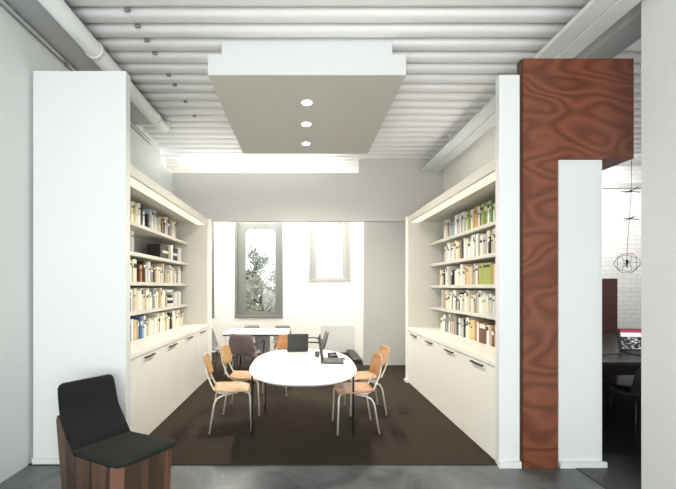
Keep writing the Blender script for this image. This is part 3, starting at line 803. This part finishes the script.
# wire pendant
pd = empty('wire_pendant', 'thin dark wire polyhedron pendant lamp hanging before the brick wall', 'pendant lamp', (4.50, 5.0, 1.88))
mb = MB()
import itertools
ph = (1 + 5 ** .5) / 2
V = [Vector(v).normalized() * .155 for a, b_ in itertools.product((-1, 1), repeat=2) for v in ((0, a, b_ * ph), (a, b_ * ph, 0), (b_ * ph, 0, a))]
el = min((V[0] - v).length for v in V[1:])
for i in range(12):
    for j in range(i + 1, 12):
        if (V[i] - V[j]).length < el * 1.05: mb.tube([V[i], V[j]], .0022, 5)
mb.build('cage', 'wire', pd)
mb = MB(); mb.tube([(0, 0, .02), (.0, 0, .155), (.06, 0, 1.0), (.07, 0, ZC - 1.88)], .003, 6); mb.build('cord', 'wire', pd)
mb = MB(); mb.cyl(0, 0, -.02, .05, .012, 12, .016); mb.build('bulb_holder', 'plastic_black', pd)
mb = MB(); mb.cyl(0, 0, -.06, -.02, .012, 12, .018); mb.build('bulb', 'white_plastic', pd)
for z, l_ in ((.62, .09), (1.0, .11)):
    mb = MB()
    for q in range(5):
        a = q * 2 * PI / 5 + z
        mb.tube([(.05, 0, z), (.05 + l_ * math.cos(a), l_ * math.sin(a), z + .03 * math.sin(3 * a))], .006, 5)
    mb.cyl(.05, 0, z - .01, z + .012, .014, 10); mb.build('wire_star', 'wire', pd)

# ------------------------------------------------------------------ outside
struct(boxes((-14, 12, 8.9, 30, -.8, -.6)), 'floor_outside', 'ground', 'pale ground outside the windows')
def tree(label, loc, h, rad, m, nleaf, seed, cz):
    rnd = random.Random(seed)
    t = empty('garden_tree', label, 'tree', loc)
    mb = MB(); mb.tube([(0, 0, 0), (.05, 0, h * .3), (-.03, .04, h * .6), (0, 0, h * .85)], [.09, .07, .05, .02], 8)
    for k in range(9):
        a = rnd.uniform(0, 6.28); z = h * rnd.uniform(.35, .7)
        mb.tube([(0, 0, z), (rad * .5 * math.cos(a), rad * .5 * math.sin(a), z + h * .12), (rad * .9 * math.cos(a), rad * .9 * math.sin(a), z + h * .22)], [.035, .02, .008], 6)
    mb.build('trunk', 'bark', t)
    bm = bmesh.new()
    cl_ = [(Vector((rnd.gauss(0, 1), rnd.gauss(0, 1), rnd.gauss(0, 1))).normalized() * rnd.random() ** .4) for _ in range(26)]
    for _ in range(nleaf):
        c = rnd.choice(cl_)
        p = Vector((c.x * rad, c.y * rad, cz + c.z * h * .42)) + Vector((rnd.gauss(0, .13), rnd.gauss(0, .13), rnd.gauss(0, .12))) * rad
        a = Vector((rnd.gauss(0, 1), rnd.gauss(0, 1), rnd.gauss(0, 1))).normalized(); b_ = a.orthogonal().normalized()
        L_ = rnd.uniform(.05, .1)
        bm.faces.new([bm.verts.new(p + q) for q in (a * L_, b_ * L_ * .45, -a * L_, -b_ * L_ * .45)])
    me = bpy.data.meshes.new('foliage'); bm.to_mesh(me); bm.free(); me.materials.append(M[m])
    o = bpy.data.objects.new('foliage', me); col.objects.link(o); o.parent = t
tree('leafy garden tree low in the tall grey framed window', (-1.35, 11.6, -.6), 2.4, .95, 'leaf2', 2600, 3, 1.5)
tree('darker garden tree farther back behind the tall grey framed window', (-2.1, 15.5, -.6), 3.6, 1.1, 'leaf', 2600, 5, 2.2)
hs = empty('neighbour_house', 'grey neighbouring house seen through the tall window', 'house', (-3.6, 19, -.6))
mb = MB(); mb.box(-1.6, .9, -1.5, 1.5, 0, 2.6); mb.build('house_wall', 'house', hs)
mb = MB(); mb.prism([(-1.8, 2.6), (1.1, 2.6), (-.35, 3.6)], 1, -1.7, 1.7); mb.build('house_roof', 'roof', hs)
mb = MB(); mb.box(.2, .5, -.2, .1, 2.9, 4.2); mb.build('chimney', 'house', hs)

# ------------------------------------------------------------------ light
W = bpy.data.worlds.new('world'); S.world = W; W.use_nodes = True
bg = W.node_tree.nodes['Background']; bg.inputs[0].default_value = (.97, .985, 1., 1); bg.inputs[1].default_value = 1.6
def area(name, loc, rot, sx, sy, e, c=(1, 1, 1), spread=None):
    l = bpy.data.lights.new(name, 'AREA'); l.shape = 'RECTANGLE'; l.size = sx; l.size_y = sy; l.energy = e; l.color = c
    if spread: l.spread = spread
    o = bpy.data.objects.new(name, l); col.objects.link(o); o.location = loc; o.rotation_euler = rot
    return o
area('fill_behind_camera', (-.2, -2.1, 1.3), (PI / 2 + .55, 0, 0), 5.0, 2.4, 170, (.96, .99, 1.))  # added front fill, tilted up to lift the ceiling; no window modelled here
area('far_room_fill', (-.8, 7.6, 3.8), (0, 0, 0), 3.2, 1.2, 95, (1, .98, .93))  # added lamp out of view above the bulkhead opening, brightens the far room
area('left_ceiling_fill', (-1.9, 5.75, 2.75), (PI, math.radians(0), 0), .12, .6, 2, (1, .98, .94), math.radians(110))  # added uplight without a fixture, whitens the ceiling over the left bookcase
area('far_ceiling_fill', (-1.1, 7.7, 3.25), (math.radians(128), 0, 0), 2.4, .3, 130, (1, .99, .96), math.radians(100))  # added lamp hidden behind the bulkhead, washes the ceiling through the gap
area('bulkhead_gap_fill', (-.9, 6.66, 3.655), (PI, 0, 0), 2.6, .06, 14, (1, .99, .96))  # added glow kept below the sightline on the bulkhead, bleaches the ceiling
area('right_ceiling_fill', (2.1, 5.0, 2.75), (PI, 0, 0), .12, 1.4, 2, (1, .98, .94), math.radians(120))  # added faint uplight over the right bookcase, no fixture there
area('side_room_light', (5.0, 5.9, 3.6), (math.radians(35), 0, 0), 2.0, .6, 70, (1, 1, 1))

vs = S.view_settings
vs.view_transform = 'Standard'; vs.look = 'None'; vs.exposure = .35; vs.gamma = 1.; vs.use_curve_mapping = False
S.cycles.max_bounces = 8; S.cycles.diffuse_bounces = 5; S.cycles.use_denoising = True
